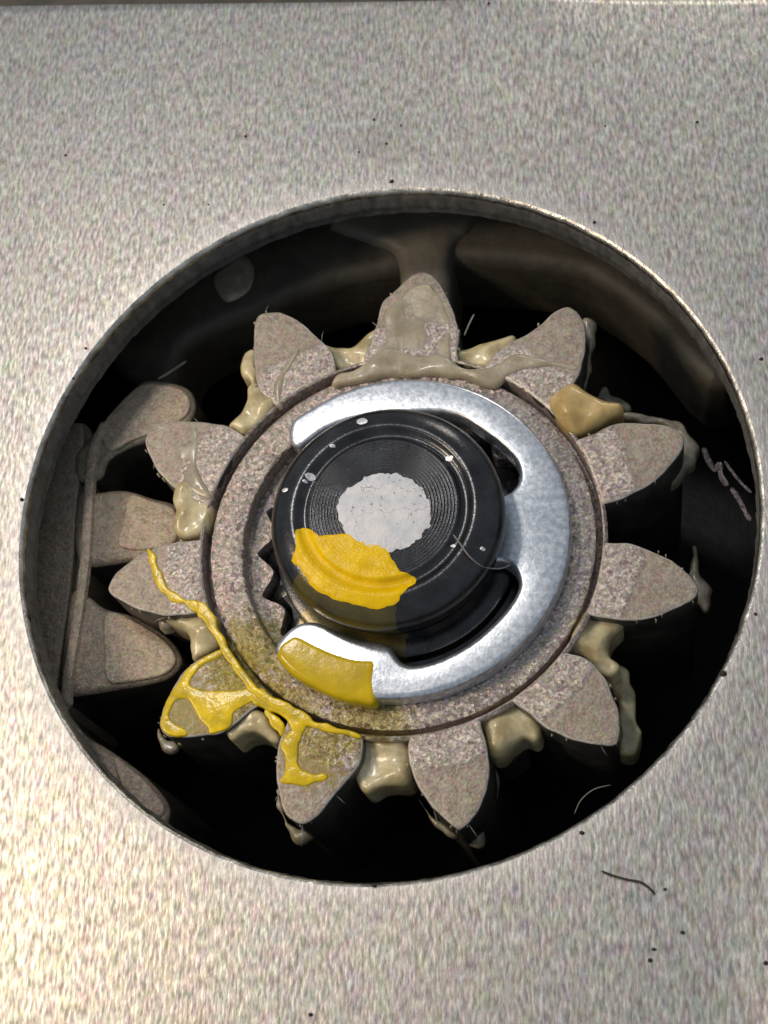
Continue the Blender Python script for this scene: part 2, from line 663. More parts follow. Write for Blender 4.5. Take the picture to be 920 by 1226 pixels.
M_RIB = mat_plain('cast_rib_metal', (0.09, 0.08, 0.064), (0.17, 0.15, 0.12), 0.5, 0.0, 3)
M_DIRT = mat_plain('dark_dirt', (0.015, 0.010, 0.008), (0.05, 0.035, 0.025), 0.8)
M_CHIP = mat_plain('bright_metal_chip', (0.10, 0.085, 0.085), (0.46, 0.40, 0.42), 0.36, 0.8, 30, 0.8)
M_GLINT = mat_plain('painted_highlight', (0.70, 0.68, 0.68), (0.95, 0.93, 0.93), 0.3, 0.5, 20)  # pale colour standing in for lamp highlights on the shaft end
M_HAIR = mat_plain('pale_fibre', (0.16, 0.15, 0.13), (0.28, 0.26, 0.23), 0.5)

# ------------------------------------------------------------------ cover plate
plate = thing('cover_plate', 'grained silver steel cover plate with a large round hole', 'plate', (0, 0, 0))
R_H = 2.25
NA = 720


def burr(a, amp=0.004):
    return amp * (noise.noise(Vector((math.cos(a) * 22, math.sin(a) * 22, 1.0))) + 0.7 * noise.noise(Vector((math.cos(a) * 60, math.sin(a) * 60, 4.0))))


E0, E1 = P(0, 7, 0).xy, P(920, -3, 0).xy      # upper edge of the sheet
EN = Vector((E0.y - E1.y, E1.x - E0.x)).normalized()
ED = EN.dot(E0)
bm = bmesh.new()
rows = []
lip = [(2.276, -0.0065), (2.31, -0.003), (2.38, -0.001), (2.44, 0.0), (2.56, 0.0)]
for r, z in lip:
    row = []
    for k in range(NA):
        a = 2 * math.pi * k / NA
        rr = r
        row.append(bm.verts.new((rr * math.cos(a), rr * math.sin(a), z)))
    rows.append(row)
XL, XR, YB = -4.4, 4.8, -5.2


def to_rect(a):
    dx, dy = math.cos(a), math.sin(a)
    t = 1e9
    if dx > 1e-9: t = min(t, XR / dx)
    if dx < -1e-9: t = min(t, XL / dx)
    k = EN.x * dx + EN.y * dy
    if k > 1e-9: t = min(t, ED / k)
    if dy < -1e-9: t = min(t, YB / dy)
    return Vector((dx * t, dy * t))


def sheet_z(x, y):
    # the sheet is not dead flat: gently rolled towards its right edge and corner
    lo = min(1.0, max(0.0, (-y - 0.9) / 1.5))
    up = min(1.0, max(0.0, (y - 0.8) / 1.5))
    rise = 0.055 * lo * math.exp(-((x - 2.45 - 0.05 * y) / 0.30) ** 2) + 0.05 * up * math.exp(-((x - 1.1) / 0.5) ** 2)
    k = min(1, max(0, (math.hypot(x, y) - 2.5) / 1.3))
    rise *= k * k * (3 - 2 * k)
    return rise + 0.010 * nz(x, y, 0.7, 2.0) * min(1, max(0, (math.hypot(x, y) - 2.5) / 0.5))


for f in [(k / 30) ** 1.2 for k in range(1, 31)]:
    row = []
    for k in range(NA):
        a = 2 * math.pi * k / NA
        p0 = Vector((2.56 * math.cos(a), 2.56 * math.sin(a)))
        q = p0.lerp(to_rect(a), f)
        row.append(bm.verts.new((q.x, q.y, sheet_z(q.x, q.y))))
    rows.append(row)
# rolled outer edge going down
row = []
for k in range(NA):
    q = to_rect(2 * math.pi * k / NA)
    row.append(bm.verts.new((q.x * 1.006, q.y * 1.006, sheet_z(q.x, q.y) - 0.03)))
rows.append(row)
row = []
for k in range(NA):
    q = to_rect(2 * math.pi * k / NA)
    row.append(bm.verts.new((q.x * 1.006, q.y * 1.006, -0.28)))
rows.append(row)
for A, B in zip(rows, rows[1:]):
    for k in range(NA):
        bm.faces.new((A[k], A[(k + 1) % NA], B[(k + 1) % NA], B[k]))
finish('sheet', bm, M_PLATE, plate, 60)
bm = lathe_bm([(2.250, -0.052), (2.252, -0.032), (2.258, -0.018), (2.267, -0.010), (2.277, -0.006)], (0, 0), NA, lambda r, a, z: r + burr(a) * min(1, (2.277 - r) / 0.02))
finish('hole_edge', bm, M_EDGE, plate, 60)
# sheared wall of the hole, as deep as the sheet is thick
bm = lathe_bm([(2.251, -0.050), (2.243, -0.09), (2.247, -0.14), (2.240, -0.165), (2.256, -0.20), (2.262, -0.27), (2.36, -0.28)], (0, 0), NA,
              lambda r, a, z: r + burr(a + z * 3, 0.008))
finish('hole_wall', bm, M_CUT, plate, 60)

# ------------------------------------------------------------------ housing behind the plate
house = thing('gear_housing', 'dark greasy cast housing seen behind the gear inside the hole', 'housing', (0, 0, -3.2))
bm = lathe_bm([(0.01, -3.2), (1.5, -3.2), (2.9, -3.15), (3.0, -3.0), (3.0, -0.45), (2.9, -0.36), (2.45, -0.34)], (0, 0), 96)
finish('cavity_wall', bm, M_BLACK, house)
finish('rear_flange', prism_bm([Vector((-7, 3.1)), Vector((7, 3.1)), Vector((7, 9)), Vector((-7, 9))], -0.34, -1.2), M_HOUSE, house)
Z_L = -0.85
ledge = [(200, 470), (214, 425), (242, 400), (300, 376), (323, 366), (367, 347), (410, 334), (480, 320), (540, 311), (580, 311), (623, 314), (665, 319), (702, 328),
         (775, 378), (850, 460), (900, 420), (850, 300), (700, 200), (560, 175), (420, 180), (280, 235), (160, 360), (130, 430)]
finish('ledge', prism_bm(smooth(outline(ledge, Z_L), 3), Z_L, -1.5, 0.12, 5), M_HOUSE, house)
rib = [(392, 262), (398, 271), (442, 287), (468, 297), (476, 313), (478, 350), (480, 420), (538, 420), (540, 347), (540, 308), (546, 285), (565, 266), (570, 215), (400, 215)]
finish('rib', prism_bm(smooth(outline(rib, -0.78), 3), -0.78, -1.45, 0.10, 5), M_RIB, house)
boss = [(255, 335), (268, 360), (283, 358), (300, 345), (304, 320), (290, 305), (268, 318)]
finish('casting_boss', dome_bm(smooth(outline(boss, -0.84), 3), -0.84, 0.03, -0.9, rough=0.02), M_FILM, house)

# ------------------------------------------------------------------ ring gear at the left
Z_R = -0.62
ring = thing('ring_gear', 'larger dull brown gear meshing behind the pinion at the left', 'gear', (*P(40, 690, Z_R).xy, -1.7))
teeth_r = [
    [(88, 545), (98, 532), (121, 504), (143, 478), (165, 458), (182, 453), (219, 460), (232, 474), (233, 490), (225, 506), (200, 520), (165, 531), (142, 541), (128, 552), (120, 572), (92, 575)],
    [(92, 592), (115, 588), (148, 585), (182, 595), (212, 605), (220, 640), (200, 662), (150, 672), (92, 672)],
    [(82, 712), (104, 712), (124, 727), (161, 737), (202, 763), (217, 787), (213, 801), (195, 814), (148, 824), (84, 834), (70, 830)],
    [(70, 850), (88, 862), (103, 880), (132, 898), (156, 915), (177, 932), (197, 955), (203, 972), (190, 990), (120, 945), (60, 880)]]
lands = [[(120, 512), (143, 482), (166, 462), (183, 458), (215, 464), (227, 476), (227, 490), (220, 500), (196, 515), (160, 526), (130, 540)],
         [(142, 655), (147, 625), (154, 592), (182, 599), (208, 608), (214, 638), (196, 656)],
         [(127, 815), (124, 780), (126, 733), (160, 742), (198, 767), (211, 787), (207, 799), (192, 809), (150, 817)],
         [(134, 905), (156, 920), (176, 937), (193, 958), (197, 970), (186, 980), (150, 950)]]
for tr, ld in zip(teeth_r, lands):
    tooth = dark_flanks(finish('tooth', prism_bm(smooth(outline(tr, Z_R), 3), Z_R, -1.7, 0.05, 3), M_RING, ring), M_FLANK)
    finish('tooth_land', prism_bm(smooth(outline(ld, Z_R + 0.015), 3), Z_R + 0.015, Z_R - 0.06, 0.018, 3), M_LAND, tooth, 50)
web = [(20, 560), (70, 520), (100, 505), (116, 540), (113, 600), (109, 660), (102, 710), (92, 800), (80, 850), (60, 870), (10, 800)]
finish('web', prism_bm(smooth(outline(web, Z_R - 0.10), 3), Z_R - 0.10, -1.7, 0.02), M_RING, ring)
ridge = [P(x, y, Z_R + 0.0) for x, y in [(128, 505), (113, 540), (107, 600), (104, 660), (98, 710), (90, 765), (82, 812), (80, 850)]]
finish('rim_ridge', sweep_bm(smooth(ridge, 5, False), [0.08, 0.085, 0.08], 0.035), M_LAND, ring)
wall = [(0, 560), (40, 535), (88, 505), (100, 520), (92, 600), (88, 660), (82, 720), (70, 800), (62, 850), (20, 850)]
finish('rim_flange', prism_bm(smooth(outline(wall, Z_R - 0.02), 3), Z_R - 0.02, -1.7, 0.02), M_RING, ring)

# ------------------------------------------------------------------ pinion gear
gear = thing('pinion_gear', 'brown-grey pinion gear with eleven pointed teeth, framed by the plate hole', 'gear', (AX.x, AX.y, -1.9))
T = [
    [(428, 470), (432, 448), (437, 425), (448, 398), (453, 380), (457, 362), (468, 352), (484, 336), (497, 327), (507, 325), (518, 330), (527, 340), (537, 357), (545, 378), (550, 400), (548, 418), (550, 440), (556, 470)],
    [(562, 478), (575, 448), (590, 425), (605, 412), (628, 401), (651, 384), (663, 373), (679, 366), (690, 372), (699, 386), (702, 405), (698, 433), (688, 459), (671, 477), (655, 500), (640, 520)],
    [(664, 546), (680, 530), (697, 523), (713, 517), (733, 508), (758, 505), (790, 507), (811, 514), (819, 527), (813, 545), (795, 566), (770, 585), (744, 597), (722, 604), (705, 607), (690, 612)],
    [(695, 650), (712, 648), (727, 648), (751, 650), (773, 656), (799, 667), (821, 683), (833, 697), (836, 708), (831, 717), (808, 729), (782, 739), (753, 743), (725, 739), (702, 735), (680, 735)],
    [(655, 785), (672, 780), (683, 781), (698, 786), (711, 795), (726, 814), (737, 840), (743, 864), (742, 883), (735, 892), (713, 891), (685, 885), (658, 874), (637, 857), (617, 842), (605, 825)],
    [(496, 855), (492, 876), (488, 897), (492, 921), (501, 942), (518, 966), (535, 983), (546, 992), (554, 991), (568, 978), (580, 954), (586, 926), (585, 899), (577, 872), (565, 850)],
    [(355, 840), (345, 862), (332, 893), (330, 920), (333, 950), (340, 972), (348, 981), (361, 987), (377, 980), (397, 957), (415, 935), (429, 916), (434, 897), (433, 878), (432, 855)],
    [(278, 762), (262, 776), (243, 786), (225, 798), (208, 821), (195, 847), (190, 865), (194, 876), (207, 883), (233, 882), (262, 878), (280, 868), (300, 850), (320, 838), (330, 820)],
    [(275, 648), (262, 645), (247, 645), (221, 647), (195, 652), (166, 665), (143, 681), (130, 698), (132, 711), (158, 726), (184, 735), (210, 737), (236, 733), (258, 728), (275, 725)],
    [(315, 545), (300, 528), (289, 520), (273, 510), (250, 505), (221, 503), (192, 506), (180, 514), (174, 524), (175, 536), (187, 561), (202, 580), (219, 591), (240, 600), (258, 606), (280, 610)],
    [(350, 505), (335, 490), (322, 478), (310, 464), (305, 440), (303, 412), (305, 388), (310, 376), (322, 373), (336, 374), (352, 381), (367, 390), (380, 403), (395, 417), (401, 432), (404, 450), (405, 470)]]
for i, tp in enumerate(T):
    poly = smooth(outline(tp, Z_T), 4)
    # cut off what would reach under the collar
    CV = Vector(CC)
    poly = [CV + (p - CV).normalized() * max((p - CV).length, 1.252) for p in poly]
    clean = []
    for p in poly:
        if not clean or (p - clean[-1]).length > 0.004:
            clean.append(p)
    poly = ragged(clean, 0.008, 9, i * 3.1)
    dark_flanks(finish('tooth', prism_bm(poly, Z_T, -1.9, 0.020, 3, step=0.022, relax=0), M_GEAR, gear, 50), M_FLANK, M_RUB)
bm = lathe_bm([(1.262, -1.9), (1.278, -0.275), (1.264, Z_T - 0.006), (1.260, Z_T - 0.004), (1.250, Z_T - 0.012), (1.246, -0.42), (1.19, -0.43)], CC, 220)
finish('hub', bm, M_GEAR, gear, 35)
bm = lathe_bm([(1.208, -0.43), (1.208, Z_C - 0.022), (1.204, Z_C - 0.007), (1.190, Z_C), (1.10, Z_C + 0.004), (1.012, Z_C), (1.000, Z_C - 0.006), (0.994, Z_C - 0.02),
               (0.990, -0.50)], CC, 220, lambda r, a, z: r + 0.004 * noise.noise(Vector((math.cos(a) * 30, math.sin(a) * 30, r * 9))))
finish('collar', bm, M_COLLAR, gear, 45)
# splined bore: 20 rounded lobes
NB = 400
bm = bmesh.new()
rows = []
for lev, z, rr in ((0, -0.42, 0.998), (1, -0.42, None), (2, -0.435, None), (3, -1.6, None)):
    row = []
    for k in range(NB):
        a = 2 * math.pi * k / NB
        if rr is not None:
            r = rr
        else:
            ph = (a - math.radians(188)) * 20
            s = (0.5 + 0.5 * math.cos(ph)) ** 0.7
            r = 0.935 - 0.10 * s - (0.008 if lev >= 2 else 0)
        row.append(bm.verts.new((CC[0] + r * math.cos(a), CC[1] + r * math.sin(a), z)))
    rows.append(row)
for A, B in zip(rows, rows[1:]):
    for k in range(NB):
        bm.faces.new((A[k], A[(k + 1) % NB], B[(k + 1) % NB], B[k]))
finish('splined_bore', bm, M_COLLAR, gear, 40)

# yellow paint that has run over the gear (parts of the gear)


def bead(pts, widths, h=0.022, z=Z_T, name='paint_run', mat=M_YEL, parent=gear):
    path = smooth([P(x, y, z) for x, y in pts], 5, False)
    path = [p + Vector((0.010 * nz(p.x, p.y, 11, 2), 0.010 * nz(p.x, p.y, 11, 6), 0)) for p in path]
    return finish(name, sweep_bm(path, [v * (1.25 + 0.5 * nz(i, v, 0.9, 3)) / 200 for i, v in enumerate(widths)], h * 0.6, seg=10), mat, parent, 80)


def sheet(pts, z=Z_T + 0.012, name='paint_run', mat=M_RUN, parent=gear, rag=0.022, n=4):
    poly = ragged(smooth(outline(pts, z), n), rag, 13, random.random() * 9)
    return finish(name, prism_bm(poly, z, z - 0.03, 0.012, 3, step=0.012, relax=1), mat, parent, 80)


sheet([(175, 658), (181, 656), (188, 668), (192, 686), (200, 700), (214, 712), (232, 720), (246, 724), (250, 734), (236, 731), (214, 723), (198, 713), (186, 697), (180, 677)])
sheet([(236, 722), (246, 724), (258, 741), (266, 759), (276, 779), (290, 800), (305, 818), (322, 832), (345, 845), (368, 856), (376, 864), (398, 868), (432, 880), (431, 885), (395, 876),
       (368, 869), (345, 859), (318, 843), (296, 825), (282, 806), (268, 786), (256, 765), (247, 746), (237, 734)], Z_T + 0.016)
# round the rim of the lower left tooth, leaving a bare island of metal
sheet([(262, 777), (243, 787), (226, 799), (209, 822), (196, 847), (192, 865), (196, 876), (208, 881), (224, 881), (222, 874), (210, 868), (203, 856), (206, 843), (216, 837), (226, 838), (233, 850), (238, 862),
       (250, 872), (250, 878), (264, 876), (277, 867), (280, 853), (296, 843), (312, 834), (318, 826), (298, 823), (270, 828), (246, 826), (226, 821), (231, 809), (242, 796), (266, 784)], Z_T + 0.010, rag=0.010)
sheet([(306, 822), (330, 841), (353, 851), (367, 865), (363, 880), (358, 893), (356, 914), (366, 925), (390, 927), (391, 932), (369, 938), (343, 938), (334, 936), (340, 926), (343, 913), (336, 897), (341, 884),
       (349, 873), (338, 859), (318, 847), (298, 835)], Z_T + 0.011)
sheet([(318, 850), (330, 857), (340, 868), (338, 880), (330, 872), (320, 862)], Z_T + 0.004)

# ------------------------------------------------------------------ shaft
shaft = thing('splined_shaft', 'black turned shaft end with white dot and yellow paint dab, gear centre', 'shaft', (SH.x, SH.y, -1.6))


def head_profile():
    pr = [(0.0001, 0.168), (0.10, 0.168), (0.20, 0.168)]
    r = 0.22
    while r < 0.435:
        pr += [(r, 0.1682), (r + 0.008, 0.1692), (r + 0.011, 0.1665), (r + 0.016, 0.1662)]
        r += 0.0195
    pr += [(0.440, 0.168), (0.452, 0.160), (0.462, 0.140), (0.485, 0.134), (0.512, 0.142), (0.525, 0.158), (0.540, 0.166), (0.565, 0.164),
           (0.60, 0.154), (0.640, 0.135), (0.675, 0.108), (0.700, 0.072), (0.711, 0.035), (0.711, -0.005), (0.703, -0.025), (0.690, -0.032),
           (0.683, -0.045), (0.690, -0.056), (0.692, -0.105), (0.684, -0.118), (0.655, -0.124)]
    return pr


HP = head_profile()


def head_z(x, y):
    r = math.hypot(x - SH.x, y - SH.y)
    for (r0, z0), (r1, z1) in zip(HP, HP[1:]):
        if r0 <= r <= r1:
            return z0 + (z1 - z0) * (r - r0) / max(1e-6, r1 - r0)
    return 0.0


head = finish('head', lathe_bm(HP, SH, 220), M_SHAFT, shaft, 50)
finish('neck', lathe_bm([(0.655, -0.122), (0.640, -0.14), (0.632, -0.30), (0.66, -0.33), (0.74, -0.335), (0.765, -0.35), (0.77, -0.46)], SH, 160), M_SHAFT, shaft, 40)
NB = 400
bm = bmesh.new()
rows = []
for lev, z in ((0, -0.45), (1, -0.46), (2, -0.52), (3, -1.6)):
    row = []
    for k in range(NB):
        a = 2 * math.pi * k / NB
        ph = (a - math.radians(197)) * 20
        s = (0.5 + 0.5 * math.cos(ph)) ** 0.8
        r = 0.74 if lev == 0 else (0.79 + (0.10 * s if lev == 2 else 0.10 * s if lev == 3 else 0.03 * s))
        row.append(bm.verts.new((CC[0] + r * math.cos(a), CC[1] + r * math.sin(a), z)))
    rows.append(row)
for A, B in zip(rows, rows[1:]):
    for k in range(NB):
        bm.faces.new((A[k], A[(k + 1) % NB], B[(k + 1) % NB], B[k]))
finish('spline', bm, M_SHAFT, shaft, 40)
# white dot
dot = []
for k in range(260):
    a = 2 * math.pi * k / 260
    q = P(461 + 55.5 * math.cos(a), 614 - 47 * math.sin(a), 0.17).xy
    dot.append(q)
dot = ragged(ragged(dot, 0.012, 11, 5), 0.012, 34, 2)
d = finish('paint_dot', dome_bm(dot, 0.004, 0.006, zbot=0.165, rings=10, zfun=head_z, power=0.3), M_WHITE, head, 80)
d['label'] = 'cracked white paint dot in the middle of the shaft end'
yp = [(355, 640), (362, 634), (371, 634), (376, 641), (382, 645), (400, 643), (418, 642), (430, 647), (440, 651), (452, 655), (464, 659), (471, 673), (480, 687),
      (490, 689), (497, 691), (499, 698), (491, 706), (481, 714), (477, 723), (461, 729), (439, 728), (413, 722), (391, 713), (372, 700), (361, 684), (351, 672), (357, 656)]
yp = ragged(smooth(outline(yp, 0.13), 5), 0.010, 18, 9)
d = finish('paint_dab', dome_bm(yp, 0.003, 0.007, rings=26, zfun=head_z, power=0.3), M_YEL, head, 80)
d['label'] = 'bright yellow paint dab over the rim of the shaft end'

for fx, fy, fs in ((434, 505, 5.5), (372, 571, 5.0), (366, 577, 2.2), (399, 535, 2.6), (341, 586, 3.2), (538, 548, 4.0), (543, 653, 2.6), (578, 656, 2.6)):  # specular glints painted on the head as small pale patches
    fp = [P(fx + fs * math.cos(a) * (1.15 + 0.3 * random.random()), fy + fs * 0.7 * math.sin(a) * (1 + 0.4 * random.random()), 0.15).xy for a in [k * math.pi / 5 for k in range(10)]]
    finish('painted_glint', dome_bm(fp, 0.004, 0.004, rings=4, zfun=head_z, power=0.4), M_GLINT, head, 80)

# ------------------------------------------------------------------ retaining clip
cb = P(480, 646, ZK)
clip = thing('retaining_clip', 'silver E-shaped retaining clip around the black shaft', 'clip', (cb.x, cb.y, -0.27))
outer = []
KC, KR = Vector((0.098, -0.125)), 1.054
outer_px = [(331, 776), (333, 789), (343, 801)]
arc0, arc1 = None, None
a_start = math.atan2(*reversed((P(362, 812, -0.2).xy - KC)[:]))
a_end = math.atan2(*reversed((P(362, 486, ZK).xy - KC)[:]))
a_s, a_e = a_start, a_end
while a_e < a_s:
    a_e += 2 * math.pi
outer = [P(*q, -0.2).xy for q in outer_px]
for k in range(31):
    a = a_s + (a_e - a_s) * k / 30
    outer.append(KC + Vector((math.cos(a), math.sin(a))) * KR)
tail_px = [(351, 500), (346, 513), (345, 523), (349, 531), (356, 536), (364, 534), (371, 528), (384, 518), (404, 508), (430, 501), (461, 496), (500, 494), (530, 494),
           (556, 501), (577, 515), (596, 529), (612, 544), (620, 557), (622, 571), (617, 583), (606, 591), (592, 592), (572, 588), (566, 604), (564, 640), (568, 664), (588, 672), (601, 670),
           (613, 678), (621, 693), (620, 707), (602, 734), (570, 764), (537, 784), (505, 795), (484, 795), (473, 783), (468, 772), (450, 768), (425, 764), (404, 756), (388, 747), (374, 743),
           (358, 745), (343, 755), (334, 766)]
tail = [P(*q, ZK).xy for q in tail_px]
kp = smooth(outer + tail, 3)
kp2 = []
for p in kp:
    if not kp2 or (p - kp2[-1]).length > 0.006:
        kp2.append(p)
finish('ring', prism_bm(kp2, ZK, -0.285, 0.036, 5, step=0.018, relax=5), M_CLIP, clip, 60)
pp = [(341, 764), (352, 758), (362, 760), (376, 768), (391, 775), (409, 782), (430, 787), (449, 788), (452, 800), (450, 815), (451, 828), (449, 843), (432, 841), (415, 838), (386, 828), (360, 814), (342, 801), (332, 789), (330, 778), (334, 769)]
pz = smooth(outline(pp, ZK), 4)
d = finish('paint_dab', prism_bm(ragged(pz, 0.006, 14, 3), ZK + 0.006, -0.262, 0.045, 6, step=0.018, relax=2), M_YEL2, clip, 70)
d['label'] = 'glossy yellow paint on the lower left end of the clip'

# ------------------------------------------------------------------ grease
grp = 'grease dabs between the pinion teeth'


def dab(label, pts, z=-0.45, h=0.13, zb=-0.62, mat=M_GREASE, rag=0.022, group=grp, name='grease_dab', n=4, seed=None):
    s = seed if seed is not None else random.random() * 20
    poly = smooth(outline(pts, z + 0.03), n)
    cen = sum(poly, Vector((0, 0))) / len(poly)
    rad = (cen - AX).normalized()
    tan_ = Vector((-rad.y, rad.x))
    poly = [cen + rad * (p - cen).dot(rad) * 1.03 + tan_ * (p - cen).dot(tan_) * 1.16 for p in poly]
    poly = ragged(poly, rag, 13, s)
    base = thing(name, label, 'grease', (*poly[0], zb)) if False else None
    o = finish(name, prism_bm(poly, z + h, zb, 0.06, 5, step=0.02, relax=2, rough=0.05, seed=s), mat, None, 80)
    return tag(o, label, 'grease', group)


dab('pale grease dab between the topmost tooth and the tooth left of it', [(390, 420), (408, 419), (423, 422), (436, 411), (447, 401), (457, 402), (462, 428), (450, 446), (420, 450), (398, 444)])
dab('pale grease dab between the topmost tooth and the tooth right of it', [(542, 418), (560, 425), (577, 418), (598, 411), (614, 408), (606, 432), (585, 449), (560, 452), (543, 444)])
dab('amber yellow grease dab in the gap at the upper right of the collar', [(662, 490), (678, 477), (690, 470), (702, 477), (720, 486), (741, 489), (744, 497), (728, 506), (712, 514), (696, 523), (684, 524), (672, 510)], -0.36, 0.16, -0.7, M_AMBER, 0.01)
dab('ragged olive grease dab below the rightmost tooth', [(700, 738), (725, 742), (745, 745), (748, 755), (733, 766), (730, 778), (734, 790), (745, 800), (735, 812), (722, 806), (710, 794), (698, 786), (684, 780), (688, 760)])
dab('pale grease dab in the gap right of the speckled bottom tooth', [(582, 864), (600, 853), (618, 845), (632, 855), (642, 868), (647, 880), (640, 890), (629, 887), (618, 896), (604, 907), (590, 902), (584, 885)])
dab('square pale grease dab in the gap straight below the clip', [(436, 890), (462, 887), (486, 888), (490, 905), (492, 936), (475, 944), (455, 945), (447, 953), (436, 943), (429, 925), (434, 905)])
dab('brown grease dab beside the yellow paint runs, lower left gap', [(280, 860), (300, 850), (318, 855), (331, 870), (334, 889), (325, 887), (310, 880), (292, 882), (279, 889), (275, 877)], -0.40)
dab('olive grease dab under the yellow streak at the left', [(228, 738), (250, 734), (264, 744), (270, 765), (258, 778), (243, 787), (232, 792), (232, 770), (222, 757), (200, 748), (200, 742)], -0.44)
dab('rounded grease dab in the gap left of the collar', [(212, 592), (230, 584), (248, 593), (257, 612), (253, 634), (240, 643), (222, 644), (211, 633), (215, 615)], -0.38, 0.14)
dab('pale grease dab at the upper left gap of the collar', [(300, 466), (312, 466), (328, 480), (332, 493), (318, 507), (300, 524), (287, 519), (279, 512), (291, 500), (299, 486)], -0.38)
# thin films and shreds that cling to the tooth flanks
fg = 'grease films clinging to the tooth flanks'


def film(label, pts, z=-0.62, th=0.05, mat=M_FILM, rag=0.03):
    s = random.random() * 20
    poly = ragged(smooth(outline(pts, z), 5), rag, 12, s)
    o = finish('grease_film', prism_bm(poly, z, z - th, 0.03, 3, relax=1, rough=0.03, seed=s), mat, None, 70)
    return tag(o, label, 'grease', fg)


film('brown grease film around the tip of the upper right tooth', [(736, 494), (770, 494), (798, 500), (812, 501), (829, 519), (839, 535), (831, 556), (806, 576), (786, 590), (770, 592), (800, 560), (816, 530), (800, 510), (760, 502)], -0.55, 0.12)
film('grey grease film along the right flank of the lower right tooth', [(722, 800), (740, 795), (756, 815), (762, 850), (766, 880), (761, 898), (750, 902), (735, 897), (742, 880), (740, 840), (730, 818)], -0.58, 0.25, M_GREASE)
film('torn grease shred below the lower right tooth', [(690, 888), (715, 894), (740, 897), (763, 898), (760, 906), (738, 912), (710, 908)], -0.75)
film('torn grease film at the right of the speckled bottom tooth', [(578, 905), (590, 908), (598, 944), (592, 962), (582, 976), (578, 1012), (562, 1010), (550, 1001), (566, 984), (578, 955), (584, 925)], -0.70)
film('thin grease film on the left flank of the speckled bottom tooth', [(498, 950), (515, 972), (545, 996), (546, 1004), (525, 992), (505, 968)], -0.68)
film('grey grease film under the tip of the lower left tooth', [(331, 940), (338, 972), (350, 988), (365, 990), (390, 972), (418, 938), (436, 905), (436, 922), (418, 958), (392, 985), (372, 1003), (352, 1012), (345, 996), (334, 972)], -0.66)
film('small grease flap below the yellow painted tooth', [(188, 868), (196, 884), (214, 890), (210, 898), (196, 896), (187, 884)], -0.55)
film('pale grease film up the left flank of the upper left tooth', [(289, 432), (300, 417), (306, 422), (308, 450), (314, 470), (302, 474), (297, 456), (288, 448)], -0.42, 0.3, M_GREASE)
film('brown grease strip right of the tall upper right tooth', [(696, 386), (705, 381), (713, 388), (711, 410), (707, 440), (700, 462), (690, 470), (696, 440), (703, 415)], -0.55)
film('faint grease smear hanging beyond the right tooth', [(826, 655), (834, 650), (840, 680), (848, 700), (854, 716), (845, 735), (838, 722), (828, 700)], -0.9)
film('dim grease clump between the two upper right teeth', [(715, 470), (725, 462), (735, 470), (752, 480), (758, 490), (740, 490), (720, 486)], -0.8)
film('small grease crumb against the lower left ring tooth', [(186, 744), (195, 738), (206, 742), (204, 752), (192, 754)], -0.42, 0.1)


def smear(label, pts, widths, h=0.03, z=Z_T, mat=M_GREASE):
    path = smooth([P(x, y, z) for x, y in pts], 5, False)
    o = finish('grease_smear', sweep_bm(path, [v * 1.5 / 200 for v in widths], h * 0.45, seg=12), mat, None, 80)
    return tag(o, label, 'grease', 'grease smears on the upper teeth')


def coat(label, pts, z=Z_T + 0.012, th=0.05, mat=None, rag=0.02, bev=0.04):
    poly = ragged(smooth(outline(pts, z), 5), rag, 9, random.random() * 20)
    o = finish('grease_smear', prism_bm(poly, z, z - th, bev, 3, step=0.025, relax=2, rough=0.02, seed=3.3), mat or M_COAT, None, 80)
    return tag(o, label, 'grease', 'grease smears on the upper teeth')


coat('long beige grease smear along the top of the collar', [(396, 462), (404, 446), (424, 441), (444, 428), (462, 412), (480, 416), (498, 423), (520, 420), (538, 426), (552, 436), (580, 438), (612, 424), (640, 424), (668, 430), (694, 436),
      (692, 446), (664, 441), (634, 441), (606, 449), (590, 462), (560, 452), (520, 447), (480, 447), (440, 452)])
coat('beige grease coating on the topmost tooth', [(441, 446), (447, 420), (455, 398), (458, 374), (470, 358), (487, 344), (502, 336), (514, 337), (526, 350), (536, 368), (543, 392), (543, 414), (540, 440), (500, 430)], Z_T + 0.004, 0.04)
coat('curved grease smear on the upper left tooth', [(362, 408), (352, 416), (340, 432), (330, 450), (326, 470), (334, 488), (339, 470), (341, 452), (352, 436), (362, 420)], Z_T + 0.008)
coat('smooth grey grease band across the upper tooth at the left', [(214, 512), (238, 510), (240, 530), (238, 556), (246, 578), (256, 592), (250, 602), (236, 596), (222, 588), (212, 570), (210, 540)], Z_T + 0.006, rag=0.012)

# ------------------------------------------------------------------ debris


def tube(name, pts3, r, mat, label, cat, group=None):
    path = smooth(pts3, 4, False)
    return tag(finish(name, sweep_bm(path, [2 * r, 2 * r], r, seg=6), mat, None, 80), label, cat, group)


def chip(label, pts, r):
    """a crumpled sliver: a bead of uneven thickness"""
    path = smooth(pts, 5, False)
    wd = [2 * r * (0.55 + 0.9 * abs(nz(k, r, 0.8, 5))) for k in range(12)]
    return tag(finish('metal_shaving', sweep_bm(path, wd, r * 0.8, seg=7), M_CHIP, None, 50), label, 'shaving')


